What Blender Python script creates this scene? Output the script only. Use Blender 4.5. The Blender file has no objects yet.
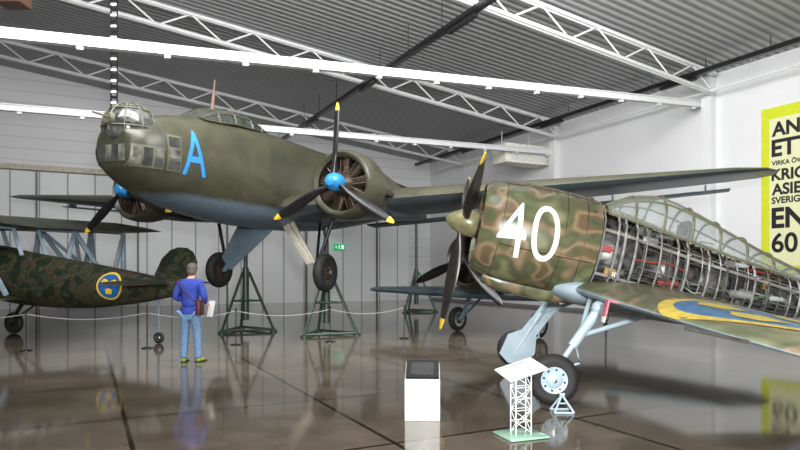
import bpy, bmesh, math, random
from mathutils import Vector, Matrix
RND=random.Random(7)
scene=bpy.context.scene
COL=scene.collection
scene.view_settings.view_transform='Standard'
pi=math.pi
# ------------------------------------------------------------------ materials
def nmat(name):
    m=bpy.data.materials.new(name); m.use_nodes=True
    nt=m.node_tree; b=nt.nodes['Principled BSDF']
    return m,nt,b
def mat(name,c,rough=.5,metal=0,var=.15,scale=6,bump=0,alpha=1,emit=0,coat=0):
    m,nt,b=nmat(name)
    b.inputs['Roughness'].default_value=rough; b.inputs['Metallic'].default_value=metal
    tc=nt.nodes.new('ShaderNodeTexCoord'); n=nt.nodes.new('ShaderNodeTexNoise')
    n.inputs['Scale'].default_value=scale; n.inputs['Detail'].default_value=5
    nt.links.new(tc.outputs['Object'],n.inputs['Vector'])
    r=nt.nodes.new('ShaderNodeValToRGB')
    r.color_ramp.elements[0].position=.3; r.color_ramp.elements[1].position=.7
    r.color_ramp.elements[0].color=[max(0,x*(1-var)) for x in c]+[1]
    r.color_ramp.elements[1].color=[min(1,x*(1+var)) for x in c]+[1]
    nt.links.new(n.outputs['Fac'],r.inputs['Fac']); nt.links.new(r.outputs['Color'],b.inputs['Base Color'])
    if bump:
        bp=nt.nodes.new('ShaderNodeBump'); bp.inputs['Strength'].default_value=bump
        nt.links.new(n.outputs['Fac'],bp.inputs['Height']); nt.links.new(bp.outputs['Normal'],b.inputs['Normal'])
    b.inputs['Alpha'].default_value=alpha
    if coat: b.inputs['Coat Weight'].default_value=coat
    if emit:
        b.inputs['Emission Color'].default_value=list(c)+[1]; b.inputs['Emission Strength'].default_value=emit
    return m
def ramp_node(nt,stops,interp='LINEAR'):
    r=nt.nodes.new('ShaderNodeValToRGB'); cr=r.color_ramp; cr.interpolation=interp
    while len(cr.elements)<len(stops): cr.elements.new(.5)
    for e,(p,c) in zip(cr.elements,stops):
        e.position=p; e.color=list(c)+[1]
    return r
def camo(name,stops,scale=2.2,dist=1.2,rough=.42,under=None,mode=None,zt=0,panel=0,soft=.03,wob=.25,detail=2.5):
    m,nt,b=nmat(name); b.inputs['Roughness'].default_value=rough
    tc=nt.nodes.new('ShaderNodeTexCoord'); n=nt.nodes.new('ShaderNodeTexNoise')
    n.inputs['Scale'].default_value=scale; n.inputs['Detail'].default_value=detail; n.inputs['Distortion'].default_value=dist
    nt.links.new(tc.outputs['Object'],n.inputs['Vector'])
    r=ramp_node(nt,stops); nt.links.new(n.outputs['Fac'],r.inputs['Fac'])
    out=r.outputs['Color']
    if under is not None:
        sp=nt.nodes.new('ShaderNodeSeparateXYZ')
        nt.links.new(tc.outputs['Normal' if mode=='n' else 'Object'],sp.inputs[0])
        n2=nt.nodes.new('ShaderNodeTexNoise'); n2.inputs['Scale'].default_value=1.2; n2.inputs['Detail'].default_value=1
        nt.links.new(tc.outputs['Object'],n2.inputs['Vector'])
        ad=nt.nodes.new('ShaderNodeMath'); ad.operation='MULTIPLY_ADD'; ad.inputs[1].default_value=wob if mode!='n' else .1
        nt.links.new(n2.outputs['Fac'],ad.inputs[0]); nt.links.new(sp.outputs['Z'],ad.inputs[2])
        mr=nt.nodes.new('ShaderNodeMapRange'); mr.inputs['From Min'].default_value=zt-soft; mr.inputs['From Max'].default_value=zt+soft
        nt.links.new(ad.outputs[0],mr.inputs['Value'])
        mx=nt.nodes.new('ShaderNodeMix'); mx.data_type='RGBA'
        mx.inputs['A'].default_value=list(under)+[1]
        nt.links.new(mr.outputs[0],mx.inputs['Factor']); nt.links.new(out,mx.inputs['B']); out=mx.outputs['Result']
    n3=nt.nodes.new('ShaderNodeTexNoise'); n3.inputs['Scale'].default_value=9; n3.inputs['Detail'].default_value=6
    nt.links.new(tc.outputs['Object'],n3.inputs['Vector'])
    mr3=nt.nodes.new('ShaderNodeMapRange'); mr3.inputs['To Min'].default_value=.75; mr3.inputs['To Max'].default_value=1.2
    nt.links.new(n3.outputs['Fac'],mr3.inputs['Value'])
    mu=nt.nodes.new('ShaderNodeVectorMath'); mu.operation='SCALE'
    nt.links.new(out,mu.inputs[0]); nt.links.new(mr3.outputs[0],mu.inputs['Scale'])
    out=mu.outputs[0]
    if panel:
        sp2=nt.nodes.new('ShaderNodeSeparateXYZ'); nt.links.new(tc.outputs['Object'],sp2.inputs[0])
        mo=nt.nodes.new('ShaderNodeMath'); mo.operation='PINGPONG'; mo.inputs[1].default_value=panel
        nt.links.new(sp2.outputs['X'],mo.inputs[0])
        lt=nt.nodes.new('ShaderNodeMapRange'); lt.inputs['From Min'].default_value=0; lt.inputs['From Max'].default_value=.012
        lt.inputs['To Min'].default_value=.6; lt.inputs['To Max'].default_value=1
        nt.links.new(mo.outputs[0],lt.inputs['Value'])
        mu2=nt.nodes.new('ShaderNodeVectorMath'); mu2.operation='SCALE'
        nt.links.new(out,mu2.inputs[0]); nt.links.new(lt.outputs[0],mu2.inputs['Scale']); out=mu2.outputs[0]
    nt.links.new(out,b.inputs['Base Color'])
    return m
M_BG=camo('olive_over_bluegrey',[(.35,(.04,.042,.026)),(.65,(.06,.058,.036))],scale=1.2,under=(.12,.165,.21),mode='z',zt=3.16,panel=.9,rough=.32,wob=.12,soft=.05)
M_BW=camo('bomber_wing_paint',[(.35,(.042,.045,.03)),(.65,(.062,.062,.04))],scale=1.0,under=(.06,.08,.095),mode='n',zt=-.05,rough=.36,panel=.7)
M_OL=mat('olive_paint',(.05,.051,.032),.34,var=.2)
GR=(.11,.12,.06); GR2=(.075,.088,.042); LG=(.19,.19,.105); TAN=(.23,.17,.1); BRN=(.13,.085,.05)
M_FC=camo('mottled_camouflage',[(.22,LG),(.34,GR),(.46,GR2),(.53,(.115,.1,.055)),(.62,TAN),(.7,BRN),(.8,GR2)],scale=3.9,dist=0,rough=.24,detail=0)
M_FW=camo('fighter_wing_camouflage',[(.25,LG),(.4,GR),(.5,GR2),(.6,TAN),(.7,BRN),(.8,GR)],scale=3.2,dist=0,rough=.3,under=(.28,.36,.41),mode='n',zt=.62,soft=.1,detail=.5)
M_FB=camo('fighter_tail_camouflage',[(.0,GR2),(.5,TAN),(.6,GR),(1,BRN)],scale=2.0,dist=.4,rough=.4,detail=1.5)
M_DC=camo('dark_mottled_camouflage',[(.0,(.009,.014,.009)),(.42,(.014,.022,.012)),(.47,(.02,.028,.015)),(.51,(.07,.065,.038)),(.56,(.018,.027,.014)),(.62,(.07,.045,.027)),(.68,(.016,.023,.012))],scale=4,dist=.5,rough=.4)
M_LB=mat('pale_blue_grey_paint',(.37,.47,.53),.36,var=.12,scale=4)
M_BGR=mat('blue_grey_paint',(.15,.205,.25),.4,var=.12,scale=3)
M_BGL=mat('light_blue_grey_paint',(.24,.33,.39),.4,var=.12,scale=3)
M_BEI=mat('beige_leg_paint',(.42,.39,.32),.5)
M_BLK=mat('black_paint',(.01,.01,.011),.3,var=.2)
M_RUB=mat('tyre_rubber',(.014,.014,.014),.7,var=.2,bump=.1)
M_MET=mat('bare_metal',(.45,.45,.44),.32,1,var=.2,scale=12)
M_DMET=mat('oily_dark_metal',(.09,.068,.054),.42,.7,var=.5,scale=14)
M_FRM=mat('framework_metal',(.36,.36,.345),.35,.4,var=.4,scale=9)
M_FR2=mat('framework_dull_metal',(.12,.12,.11),.4,.4,var=.5,scale=9)
M_CYL=mat('engine_cylinder_metal',(.12,.088,.065),.42,.7,var=.5,scale=20)
M_YEL=mat('yellow_paint',(.75,.5,.03),.45,var=.1)
M_YELW=mat('worn_yellow_paint',(.58,.43,.06),.4,var=.25,scale=14)
M_BLUW=mat('worn_roundel_blue',(.05,.15,.31),.4,var=.35,scale=9)
M_BLU=mat('roundel_blue',(.02,.12,.35),.42,var=.25,scale=8)
M_SKYB=mat('bright_blue_paint',(.025,.2,.48),.42,var=.1)
M_HUB=mat('blue_hub_paint',(.02,.2,.45),.35,var=.15)
M_WHT=mat('white_paint',(.78,.78,.76),.45,var=.06)
M_WALL=mat('wall_white',(.72,.73,.74),.6,var=.03,scale=.7)
M_TRS=mat('white_steel',(.7,.71,.72),.4,var=.05)
M_GRN=mat('green_steel',(.028,.055,.037),.4,var=.25)
M_GLS=mat('canopy_glass',(.38,.43,.42),.03,var=.15,alpha=.38)
M_DGL=mat('dark_glass',(.045,.05,.045),.03,var=.5,scale=5)
M_PGL=mat('pale_nose_glass',(.13,.13,.11),.04,var=.8,scale=4)
M_SKIN=mat('skin',(.55,.33,.24),.5,var=.08)
M_JKT=mat('royal_blue_fabric',(.022,.05,.32),.8,var=.25,scale=25,bump=.3)
M_JNS=mat('faded_denim',(.13,.23,.38),.85,var=.25,scale=30,bump=.3)
M_HAIR=mat('dark_grey_hair',(.09,.075,.065),.7,var=.35,scale=60,bump=.5)
M_SHOE=mat('lime_shoe',(.28,.4,.06),.5,var=.2,scale=30)
M_MAR=mat('maroon_leather',(.06,.012,.015),.5,var=.2)
M_PAP=mat('paper',(.8,.8,.78),.6,var=.03)
M_RED=mat('pink_tag_fabric',(.5,.13,.16),.7,var=.2)
M_LIME=mat('lime_yellow_print',(.6,.66,.02),.5,var=.04)
M_CREAM=mat('banner_pale_print',(.72,.73,.45),.5,var=.03)
M_INK=mat('black_ink',(.01,.01,.01),.5,var=.1)
M_EXIT=mat('green_exit_sign',(.0,.4,.15),.5,var=.05,emit=.6)
M_EXW=mat('exit_pictogram_white',(.9,.95,.9),.5,var=.02,emit=.6)
M_GLB=mat('greenish_glass_base',(.3,.5,.38),.1,var=.1)
M_BRN=mat('brown_casing',(.1,.05,.03),.5,var=.2)
M_ROPE=mat('grey_rope',(.4,.4,.39),.7,var=.1)
# ------------------------------------------------------------------ mesh tools
def basis(ax):
    ax=Vector(ax).normalized()
    t=Vector((0,0,1)) if abs(ax.z)<.9 else Vector((1,0,0))
    u=ax.cross(t).normalized(); w=ax.cross(u).normalized()
    return ax,u,w
class MB:
    def __init__(s): s.v=[];s.f=[];s.m=[]
    def add(s,vs,fs,mi=0):
        o=len(s.v); s.v+= [tuple(v) for v in vs]
        for f in fs: s.f.append([o+i for i in f]); s.m.append(mi)
    def box(s,c,sz,mi=0,M=None):
        hx,hy,hz=[a/2 for a in sz]
        vs=[Vector((x*hx,y*hy,z*hz)) for x in(-1,1) for y in(-1,1) for z in(-1,1)]
        if M is not None: vs=[M@v for v in vs]
        vs=[v+Vector(c) for v in vs]
        s.add(vs,[(0,1,3,2),(4,6,7,5),(0,4,5,1),(2,3,7,6),(0,2,6,4),(1,5,7,3)],mi); return s
    def loft(s,rings,mi=0,cap=True,closed=True,mis=None):
        n=len(rings[0]); vs=[p for r in rings for p in r]; o=len(s.v)
        s.v+=[tuple(p) for p in vs]
        for i in range(len(rings)-1):
            mm=mis[i] if mis else mi
            for j in range(n if closed else n-1):
                k=(j+1)%n
                s.f.append([o+i*n+j,o+i*n+k,o+(i+1)*n+k,o+(i+1)*n+j]); s.m.append(mm)
        if cap and closed:
            s.f.append([o+j for j in range(n)][::-1]); s.m.append(mis[0] if mis else mi)
            s.f.append([o+(len(rings)-1)*n+j for j in range(n)]); s.m.append(mis[-1] if mis else mi)
        return s
    def lathe(s,prof,org=(0,0,0),ax=(1,0,0),n=24,mi=0,cap=True):
        a,u,w=basis(ax); org=Vector(org)
        s.loft([[org+a*x+(u*math.cos(2*pi*j/n)+w*math.sin(2*pi*j/n))*max(r,.0005) for j in range(n)] for x,r in prof],mi,cap)
        return s
    def cyl(s,p0,p1,r0,r1=None,n=10,mi=0):
        p0=Vector(p0);p1=Vector(p1); r1=r0 if r1 is None else r1
        return s.lathe([(0,r0),((p1-p0).length,r1)],p0,p1-p0,n,mi)
    def tube(s,pts,r,n=6,mi=0,closed=False):
        pts=[Vector(p) for p in pts]; L=len(pts); rings=[]
        for i,p in enumerate(pts):
            if closed: d=pts[(i+1)%L]-pts[i-1]
            else: d=pts[min(i+1,L-1)]-pts[max(i-1,0)]
            a,u,w=basis(d if d.length>1e-6 else (0,0,1))
            rings.append([p+(u*math.cos(2*pi*j/n)+w*math.sin(2*pi*j/n))*r for j in range(n)])
        if closed: rings.append(rings[0])
        return s.loft(rings,mi,cap=not closed)
    def ball(s,c,r,mi=0,n=16,sc=(1,1,1)):
        c=Vector(c); rings=[]
        for i in range(1,n//2):
            a=pi*i/(n//2)
            rings.append([c+Vector((math.sin(a)*math.cos(2*pi*j/n)*r*sc[0],math.sin(a)*math.sin(2*pi*j/n)*r*sc[1],math.cos(a)*r*sc[2])) for j in range(n)])
        return s.loft(rings,mi)
    def grid(s,fn,us,vs_,mi=0):
        o=len(s.v)
        for u in us:
            for v in vs_: s.v.append(tuple(fn(u,v)))
        n=len(vs_)
        for i in range(len(us)-1):
            for j in range(n-1):
                s.f.append([o+i*n+j,o+(i+1)*n+j,o+(i+1)*n+j+1,o+i*n+j+1]); s.m.append(mi)
        return s
def lin(a,b,n): return [a+(b-a)*i/(n-1) for i in range(n)]
HEX=[(0,1,2,3),(4,7,6,5),(0,4,5,1),(1,5,6,2),(2,6,7,3),(3,7,4,0)]
def mk(name,mb,mats,parent=None,M=None,label=None,cat=None,group=None,kind=None,recalc=True,ang=35,bev=0):
    me=bpy.data.meshes.new(name)
    me.from_pydata(mb.v,[],mb.f)
    if not isinstance(mats,(list,tuple)): mats=[mats]
    for m in mats: me.materials.append(m)
    me.polygons.foreach_set('material_index',mb.m)
    if recalc:
        bm=bmesh.new(); bm.from_mesh(me); bmesh.ops.recalc_face_normals(bm,faces=bm.faces)
        if bev:
            bmesh.ops.bevel(bm,geom=bm.edges[:],offset=bev,segments=2,affect='EDGES',profile=.5)
        bm.to_mesh(me); bm.free()
    me.polygons.foreach_set('use_smooth',[True]*len(me.polygons))
    me.set_sharp_from_angle(angle=math.radians(ang))
    o=bpy.data.objects.new(name,me); COL.objects.link(o)
    return fin(o,parent,M,label,cat,group,kind)
def fin(o,parent=None,M=None,label=None,cat=None,group=None,kind=None):
    if parent is not None: o.parent=parent
    if M is not None: o.matrix_basis=M
    if label: o['label']=label
    if cat: o['category']=cat
    if group: o['group']=group
    if kind: o['kind']=kind
    return o
def empty(name,loc,rz,label,cat,group=None):
    o=bpy.data.objects.new(name,None); COL.objects.link(o)
    o.empty_display_size=.3
    o.location=loc; o.rotation_euler=(0,0,rz)
    return fin(o,None,None,label,cat,group)
def interp(st,x):
    st=sorted(st,key=lambda s:s[0]); n=len(st)
    if x<=st[0][0]: return st[0][1:]
    if x>=st[-1][0]: return st[-1][1:]
    for i in range(n-1):
        if st[i][0]<=x<=st[i+1][0]: break
    h=st[i+1][0]-st[i][0]; t=(x-st[i][0])/h; out=[]
    for k in range(1,len(st[0])):
        p0,p1=st[i][k],st[i+1][k]; d=(p1-p0)/h
        dl=(p0-st[i-1][k])/(st[i][0]-st[i-1][0]) if i>0 else d
        dr=(st[i+2][k]-p1)/(st[i+2][0]-st[i+1][0]) if i<n-2 else d
        m0=0 if dl*d<=0 else 2*dl*d/(dl+d); m1=0 if dr*d<=0 else 2*dr*d/(dr+d)
        out.append((2*t**3-3*t*t+1)*p0+(t**3-2*t*t+t)*h*m0+(-2*t**3+3*t*t)*p1+(t**3-t*t)*h*m1)
    return out
def sgnp(a,p): return math.copysign(abs(a)**p,a)
def fus_ring(st,x,N=2.4,n=32,sc=1,off=0):
    zt,zb,hw=interp(st,x); zc=(zt+zb)/2; hh=(zt-zb)/2
    return [Vector((x,(hw*sc+off)*sgnp(math.cos(2*pi*j/n),2/N),zc+(hh*sc+off)*sgnp(math.sin(2*pi*j/n),2/N))) for j in range(n)]
def fus_loft(mb,st,N=2.4,n=32,step=.25,mi=0,x0=None,x1=None,sc=1,cap=True):
    xs=[s[0] for s in st]; a=max(xs) if x0 is None else x0; b=min(xs) if x1 is None else x1
    k=max(3,int(abs(a-b)/step)+1); X=lin(a,b,k)
    if x0 is None: X=sorted(set(X+[s[0] for s in st]),reverse=True)
    mb.loft([fus_ring(st,x,N,n,sc) for x in X],mi,cap)
def side_y(st,x,z,N=2.4,off=.006):
    zt,zb,hw=interp(st,x); zc=(zt+zb)/2; hh=(zt-zb)/2
    q=min(.999,abs((z-zc)/hh)); return hw*(1-q**N)**(1/N)+off
def airfoil(th,camber=.02,n=11):
    pts=[]
    def yt(x): return 5*th*(.2969*math.sqrt(x)-.126*x-.3516*x*x+.2843*x**3-.1015*x**4)
    for i in range(n):
        x=.5*(1+math.cos(pi*i/(n-1))); pts.append((x,yt(x)+camber*4*x*(1-x)))
    for i in range(1,n-1):
        x=.5*(1-math.cos(pi*i/(n-1))); pts.append((x,-yt(x)*.8+camber*4*x*(1-x)))
    return pts
def wing(mb,st,mi=0,inc=0,vert=False,n=11):
    rings=[]
    for (y,le,te,z,th) in st:
        c=le-te; r=[]
        for (x,h) in airfoil(th,.0 if vert else .015,n):
            if vert: r.append(Vector((le-x*c,z+h*c,y)))
            else: r.append(Vector((le-x*c,y,z+h*c+inc*x*c)))
        rings.append(r)
    mb.loft(rings,mi)
def wing_top(st,x,y,inc=0):
    le=None
    s=sorted(st,key=lambda q:q[0])
    for i in range(len(s)-1):
        if s[i][0]<=y<=s[i+1][0]:
            t=(y-s[i][0])/(s[i+1][0]-s[i][0]); le,te,z,th=[s[i][k]*(1-t)+s[i+1][k]*t for k in range(1,5)]; break
    if le is None: _,le,te,z,th=s[-1]
    c=le-te; xx=min(1,max(0,(le-x)/c))
    h=5*th*(.2969*math.sqrt(xx)-.126*xx-.3516*xx*xx+.2843*xx**3-.1015*xx**4)
    return z+h*c+.015*4*xx*(1-xx)*c+inc*xx*c
def mirror(st): return [(-a[0],)+tuple(a[1:]) for a in st]
def blade_mesh(R,ang,org,chord=.2,tip=.9,r0=.1):
    mb=MB(); rings=[]; mis=[]
    rs=[r0/R,.15,.25,.4,.55,.7,.8,tip,tip+.001,.96,1.0]
    prof=[(0,.25),(.15,.4),(.3,.85),(.5,1),(.75,.85),(.9,.62),(.97,.42),(1,.12)]
    for i,q in enumerate(rs):
        for k in range(len(prof)-1):
            if prof[k][0]<=q<=prof[k+1][0]:
                t=(q-prof[k][0])/(prof[k+1][0]-prof[k][0]); cw=prof[k][1]*(1-t)+prof[k+1][1]*t
        tw=math.radians(60-42*q); c=chord*cw; th=(.055*(1-q)+.012)
        if q<.2: th=c*.45*(.2-q)/.2+th
        ring=[]
        for j in range(12):
            a=2*pi*j/12; u=c/2*math.cos(a); w=th*math.sin(a)
            ring.append((w*math.cos(tw)+u*math.sin(tw), u*math.cos(tw)-w*math.sin(tw), q*R))
        rings.append(ring); mis.append(0 if q<tip else 1)
    ca,sa=math.cos(ang),math.sin(ang)
    rr=[[Vector((x+org[0], y*ca+z*sa+org[1], -y*sa+z*ca+org[2])) for x,y,z in r] for r in rings]
    mb.loft(rr,0,True,True,mis); return mb
def propeller(root,M,org,R,angs,hubmat,bmat,chord=.2,spin=None,hubr=.16,tipmat=None):
    mb=MB()
    if spin is None: spin=[(-.22,hubr*.8),(-.15,hubr),(.0,hubr),(.1,hubr*.85),(.18,hubr*.5),(.2,hubr*.1)]
    mb.lathe(spin,org,(1,0,0),20)
    p=mk('propeller_hub',mb,hubmat,root,M)
    for a in angs:
        mk('propeller_blade',blade_mesh(R,math.radians(a),org,chord,r0=hubr*.8),[bmat,tipmat or M_YEL],p)
    return p
def radial_engine(root,M,org,ro,ncyl=9,cm=M_CYL):
    mb=MB()
    mb.lathe([(-.5,.3),(-.1,.3),(.0,.26),(.12,.18),(.25,.12)],org,(1,0,0),20,1)
    for i in range(ncyl):
        a=2*pi*i/ncyl; d=Vector((0,math.sin(a),math.cos(a)))
        prof=[]; k=9
        for j in range(k):
            h=.26+(ro-.3)*j/k
            prof+=[(h,.085),(h+.012,.12),(h+.024,.12),(h+.028,.085)]
        prof+=[(ro-.06,.1),(ro-.02,.06)]
        mb.lathe(prof,Vector(org)+Vector((-.15,0,0)),d,10,0)
        for s in(-.05,.05):
            t=d.cross(Vector((1,0,0)))
            mb.cyl(Vector(org)+Vector((.02,0,0))+d*.24+t*s,Vector(org)+Vector((-.02,0,0))+d*(ro-.06)+t*s*1.4,.012,n=6,mi=1)
    mb.lathe([(-.55,ro-.03),(-.54,ro-.03),(-.53,.02)],org,(1,0,0),24,2)
    return mk('engine',mb,[cm,M_DMET,M_BLK],root,M)
def cowl(root,M,prof,org,m,name='engine_cowling'):
    mb=MB(); mb.lathe(prof+[(x,r-.03) for x,r in reversed(prof)]+[prof[0]],org,(1,0,0),40,0,cap=False)
    return mk(name,mb,m,root,M)
def text2d(body,w,h,bold=.02,cell=.06):
    cu=bpy.data.curves.new('t','FONT'); cu.body=body; cu.size=1; cu.offset=bold
    ob=bpy.data.objects.new('t',cu); COL.objects.link(ob)
    bpy.context.view_layer.update()
    me=bpy.data.meshes.new_from_object(ob.evaluated_get(bpy.context.evaluated_depsgraph_get()))
    bpy.data.objects.remove(ob)
    bm=bmesh.new(); bm.from_mesh(me)
    xs=[v.co.x for v in bm.verts]; ys=[v.co.y for v in bm.verts]
    x0,x1,y0,y1=min(xs),max(xs),min(ys),max(ys)
    sy=h/(y1-y0); sx=w/(x1-x0) if w else sy
    for v in bm.verts: v.co=Vector(((v.co.x-(x0+x1)/2)*sx,(v.co.y-(y0+y1)/2)*sy,0))
    W=(x1-x0)*sx
    if cell: slice2d(bm,W/2,h/2,cell)
    return bm,W
def slice2d(bm,W,H,cell):
    for ax,L in((0,W),(1,H)):
        k=-L+cell
        while k<L:
            co=[0,0,0]; no=[0,0,0]; co[ax]=k; no[ax]=1
            bmesh.ops.bisect_plane(bm,geom=bm.verts[:]+bm.edges[:]+bm.faces[:],plane_co=co,plane_no=no)
            k+=cell
def bm_into(mb,bm,fn,mi=0):
    bm.verts.index_update()
    mb.add([fn(v.co.x,v.co.y) for v in bm.verts],[[v.index for v in f.verts] for f in bm.faces],mi); bm.free()
def poly2d(pts,cell=.06):
    bm=bmesh.new(); vs=[bm.verts.new((x,y,0)) for x,y in pts]; f=bm.faces.new(vs)
    bmesh.ops.triangulate(bm,faces=[f])
    W=max(abs(p[0]) for p in pts); H=max(abs(p[1]) for p in pts)
    slice2d(bm,W,H,cell); return bm
CROWN=[(-.8,-.7),(.8,-.7),(.85,-.35),(1.0,.5),(.62,.0),(.5,.72),(.26,.1),(0,.95),(-.26,.1),(-.5,.72),(-.62,.0),(-1,.5),(-.85,-.35)]
def roundel(name,parent,M,fn,r,ring=.13,ms=None):
    mb=MB()
    def disc(R0,R1,off,mi):
        rs=lin(R0,R1,9 if R0==0 else 3)
        mb.grid(lambda q,t:fn(q*math.cos(t),q*math.sin(t),off),rs,lin(0,2*pi,49),mi)
    disc(0,r*(1-ring)+.001,.006,1); disc(r*(1-ring),r,.006,0)
    for cx,cy in((-.36,.26),(.36,.26),(0,-.38)):
        s=r*.27
        bm=poly2d([(x*s,y*s) for x,y in CROWN],s*.5)
        bm_into(mb,bm,lambda a,b:fn(a+cx*r,b+cy*r,.012),0)
    return mk(name,mb,ms or [M_YEL,M_BLU],parent,M,recalc=False,label='blue disc edged in yellow with three yellow crowns')
def canopy(root,M,st,longs=(0,3,6,9,12),fm=None,name='canopy',n=12,fr=.018,gm=None,rings=None):
    def pt(x,k,off=0):
        zb,zt,hw=interp(st,x); a=pi*k/n
        return Vector((x,(hw+off)*sgnp(math.cos(a),.8),zb+(zt-zb+off)*abs(math.sin(a))**.85))
    xs=[s[0] for s in st]; X=lin(max(xs),min(xs),22)
    g=MB(); g.loft([[pt(x,k) for k in range(n+1)] for x in X],0,False,False)
    c=mk(name,g,gm or M_GLS,root,M,recalc=False)
    f=MB()
    for x in (rings or xs): f.tube([pt(x,k,.004) for k in range(n+1)],fr,5)
    for k in longs: f.tube([pt(x,k,.004) for x in X],fr*.8,5)
    mk('canopy_frame',f,fm or M_OL,c)
    return c
def wheel(root,M,c,r,w,ax=(0,1,0),name='wheel',hm=None,inn=.6):
    mb=MB()
    prof=[(-w*.4,r*(inn-.03))]
    for i in range(13):
        a=pi*i/12; prof.append((-w/2*math.cos(a),r-w*.45+w*.45*math.sin(a)))
    mb.lathe(prof+[(w*.4,r*(inn-.03))],c,ax,28,0,cap=False)
    mb.lathe([(-w*.52,r*.08),(-w*.46,r*inn*.5),(-w*.34,r*inn*.65),(-w*.42,r*inn),(w*.42,r*inn),(w*.34,r*inn*.65),(w*.46,r*inn*.5),(w*.52,r*.08)],c,ax,24,1)
    a_,u_,w_=basis(ax); c=Vector(c)
    for s in(-1,1):
        for i in range(8):
            t=2*pi*i/8; p=c+a_*s*w*.37+(u_*math.cos(t)+w_*math.sin(t))*r*inn*.78
            mb.cyl(p,p+a_*s*w*.06,r*.045,n=8,mi=0)
        mb.lathe([(0,r*.1),(w*.12*s,r*.09),(w*.14*s,r*.02)],c+a_*s*w*.5,ax,12,2)
    return mk(name,mb,[M_RUB,hm or M_MET,M_MET],root,M)
# ================================================================== ROOM
ca=math.radians(180+26.87)
MR=Matrix.Translation((1.76,36.3,0))@Matrix.Rotation(ca,4,'Z')
H0,SL=7.95,.12
QM,TM=36,48
def roofz(q): return H0+SL*q
m,nt,b=nmat('polished_concrete')
tc=nt.nodes.new('ShaderNodeTexCoord'); n=nt.nodes.new('ShaderNodeTexNoise'); n.inputs['Scale'].default_value=1.3; n.inputs['Detail'].default_value=9
nt.links.new(tc.outputs['Object'],n.inputs['Vector'])
r=ramp_node(nt,[(.3,(.09,.071,.052)),(.5,(.13,.105,.079)),(.7,(.18,.147,.113))]); nt.links.new(n.outputs['Fac'],r.inputs['Fac'])
br=nt.nodes.new('ShaderNodeTexBrick'); br.offset=0; br.inputs['Scale'].default_value=1
br.inputs['Brick Width'].default_value=2.2; br.inputs['Row Height'].default_value=2.2; br.inputs['Mortar Size'].default_value=.024; br.inputs['Mortar Smooth'].default_value=.1
br.inputs['Color1'].default_value=(1,1,1,1); br.inputs['Color2'].default_value=(.82,.82,.82,1); br.inputs['Mortar'].default_value=(.15,.14,.13,1)
nt.links.new(tc.outputs['Object'],br.inputs['Vector'])
mx=nt.nodes.new('ShaderNodeMix'); mx.data_type='RGBA'; mx.blend_type='MULTIPLY'; mx.inputs['Factor'].default_value=1
nt.links.new(r.outputs['Color'],mx.inputs['A']); nt.links.new(br.outputs['Color'],mx.inputs['B']); nt.links.new(mx.outputs['Result'],b.inputs['Base Color'])
n2=nt.nodes.new('ShaderNodeTexNoise'); n2.inputs['Scale'].default_value=2.5; n2.inputs['Detail'].default_value=6; nt.links.new(tc.outputs['Object'],n2.inputs['Vector'])
mr=nt.nodes.new('ShaderNodeMapRange'); mr.inputs['To Min'].default_value=.04; mr.inputs['To Max'].default_value=.13
nt.links.new(n2.outputs['Fac'],mr.inputs['Value']); nt.links.new(mr.outputs[0],b.inputs['Roughness'])
b.inputs['IOR'].default_value=1.36
M_FLOOR=m
mb=MB(); mb.box((QM/2,TM/2,-.1),(QM+.4,TM+.4,.2)); mk('floor',mb,M_FLOOR,None,MR,kind='structure')
m,nt,b=nmat('corrugated_roof_metal')
tc=nt.nodes.new('ShaderNodeTexCoord'); w=nt.nodes.new('ShaderNodeTexWave'); w.wave_type='BANDS'; w.bands_direction='Y'
w.inputs['Scale'].default_value=1.15; nt.links.new(tc.outputs['Object'],w.inputs['Vector'])
r=ramp_node(nt,[(.0,(.15,.154,.16)),(.35,(.3,.304,.31)),(1,(.4,.405,.41))]); nt.links.new(w.outputs['Fac'],r.inputs['Fac'])
nt.links.new(r.outputs['Color'],b.inputs['Base Color']); b.inputs['Roughness'].default_value=.5
bp=nt.nodes.new('ShaderNodeBump'); bp.inputs['Strength'].default_value=.5; bp.inputs['Distance'].default_value=.05
nt.links.new(w.outputs['Fac'],bp.inputs['Height']); nt.links.new(bp.outputs['Normal'],b.inputs['Normal'])
M_ROOF=m
mb=MB()
mb.add([(0,0,H0),(QM,0,roofz(QM)),(QM,TM,roofz(QM)),(0,TM,H0),(0,0,H0+.2),(QM,0,roofz(QM)+.2),(QM,TM,roofz(QM)+.2),(0,TM,H0+.2)],HEX)
mk('ceiling',mb,M_ROOF,None,MR,kind='structure')
def stripes(name,c,per,axis,dark=.6,wd=.03):
    m,nt,b=nmat(name); tc=nt.nodes.new('ShaderNodeTexCoord'); sp=nt.nodes.new('ShaderNodeSeparateXYZ')
    nt.links.new(tc.outputs['Object'],sp.inputs[0]); mo=nt.nodes.new('ShaderNodeMath'); mo.operation='PINGPONG'; mo.inputs[1].default_value=per/2
    nt.links.new(sp.outputs[axis],mo.inputs[0])
    r=ramp_node(nt,[(0,[x*dark for x in c]),(wd,[x*dark for x in c]),(wd+.005,c),(1,c)]); nt.links.new(mo.outputs[0],r.inputs['Fac'])
    nt.links.new(r.outputs['Color'],b.inputs['Base Color']); b.inputs['Roughness'].default_value=.55
    return m
M_CLAD=stripes('horizontal_cladding',(.7,.71,.72),.5,'Z',.8,.02)
M_DOOR=stripes('folding_door_panels',(.76,.78,.79),1.1,'X',.4,.028)
mb=MB(); mb.box((-.1,TM/2,H0/2),(.2,TM,H0)); mk('wall_right',mb,M_WALL,None,MR,kind='structure')
mb=MB()
mb.add([(0,-.2,0),(QM,-.2,0),(QM,-.2,roofz(QM)),(0,-.2,H0),(0,0,0),(QM,0,0),(QM,0,roofz(QM)),(0,0,H0)],HEX)
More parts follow.
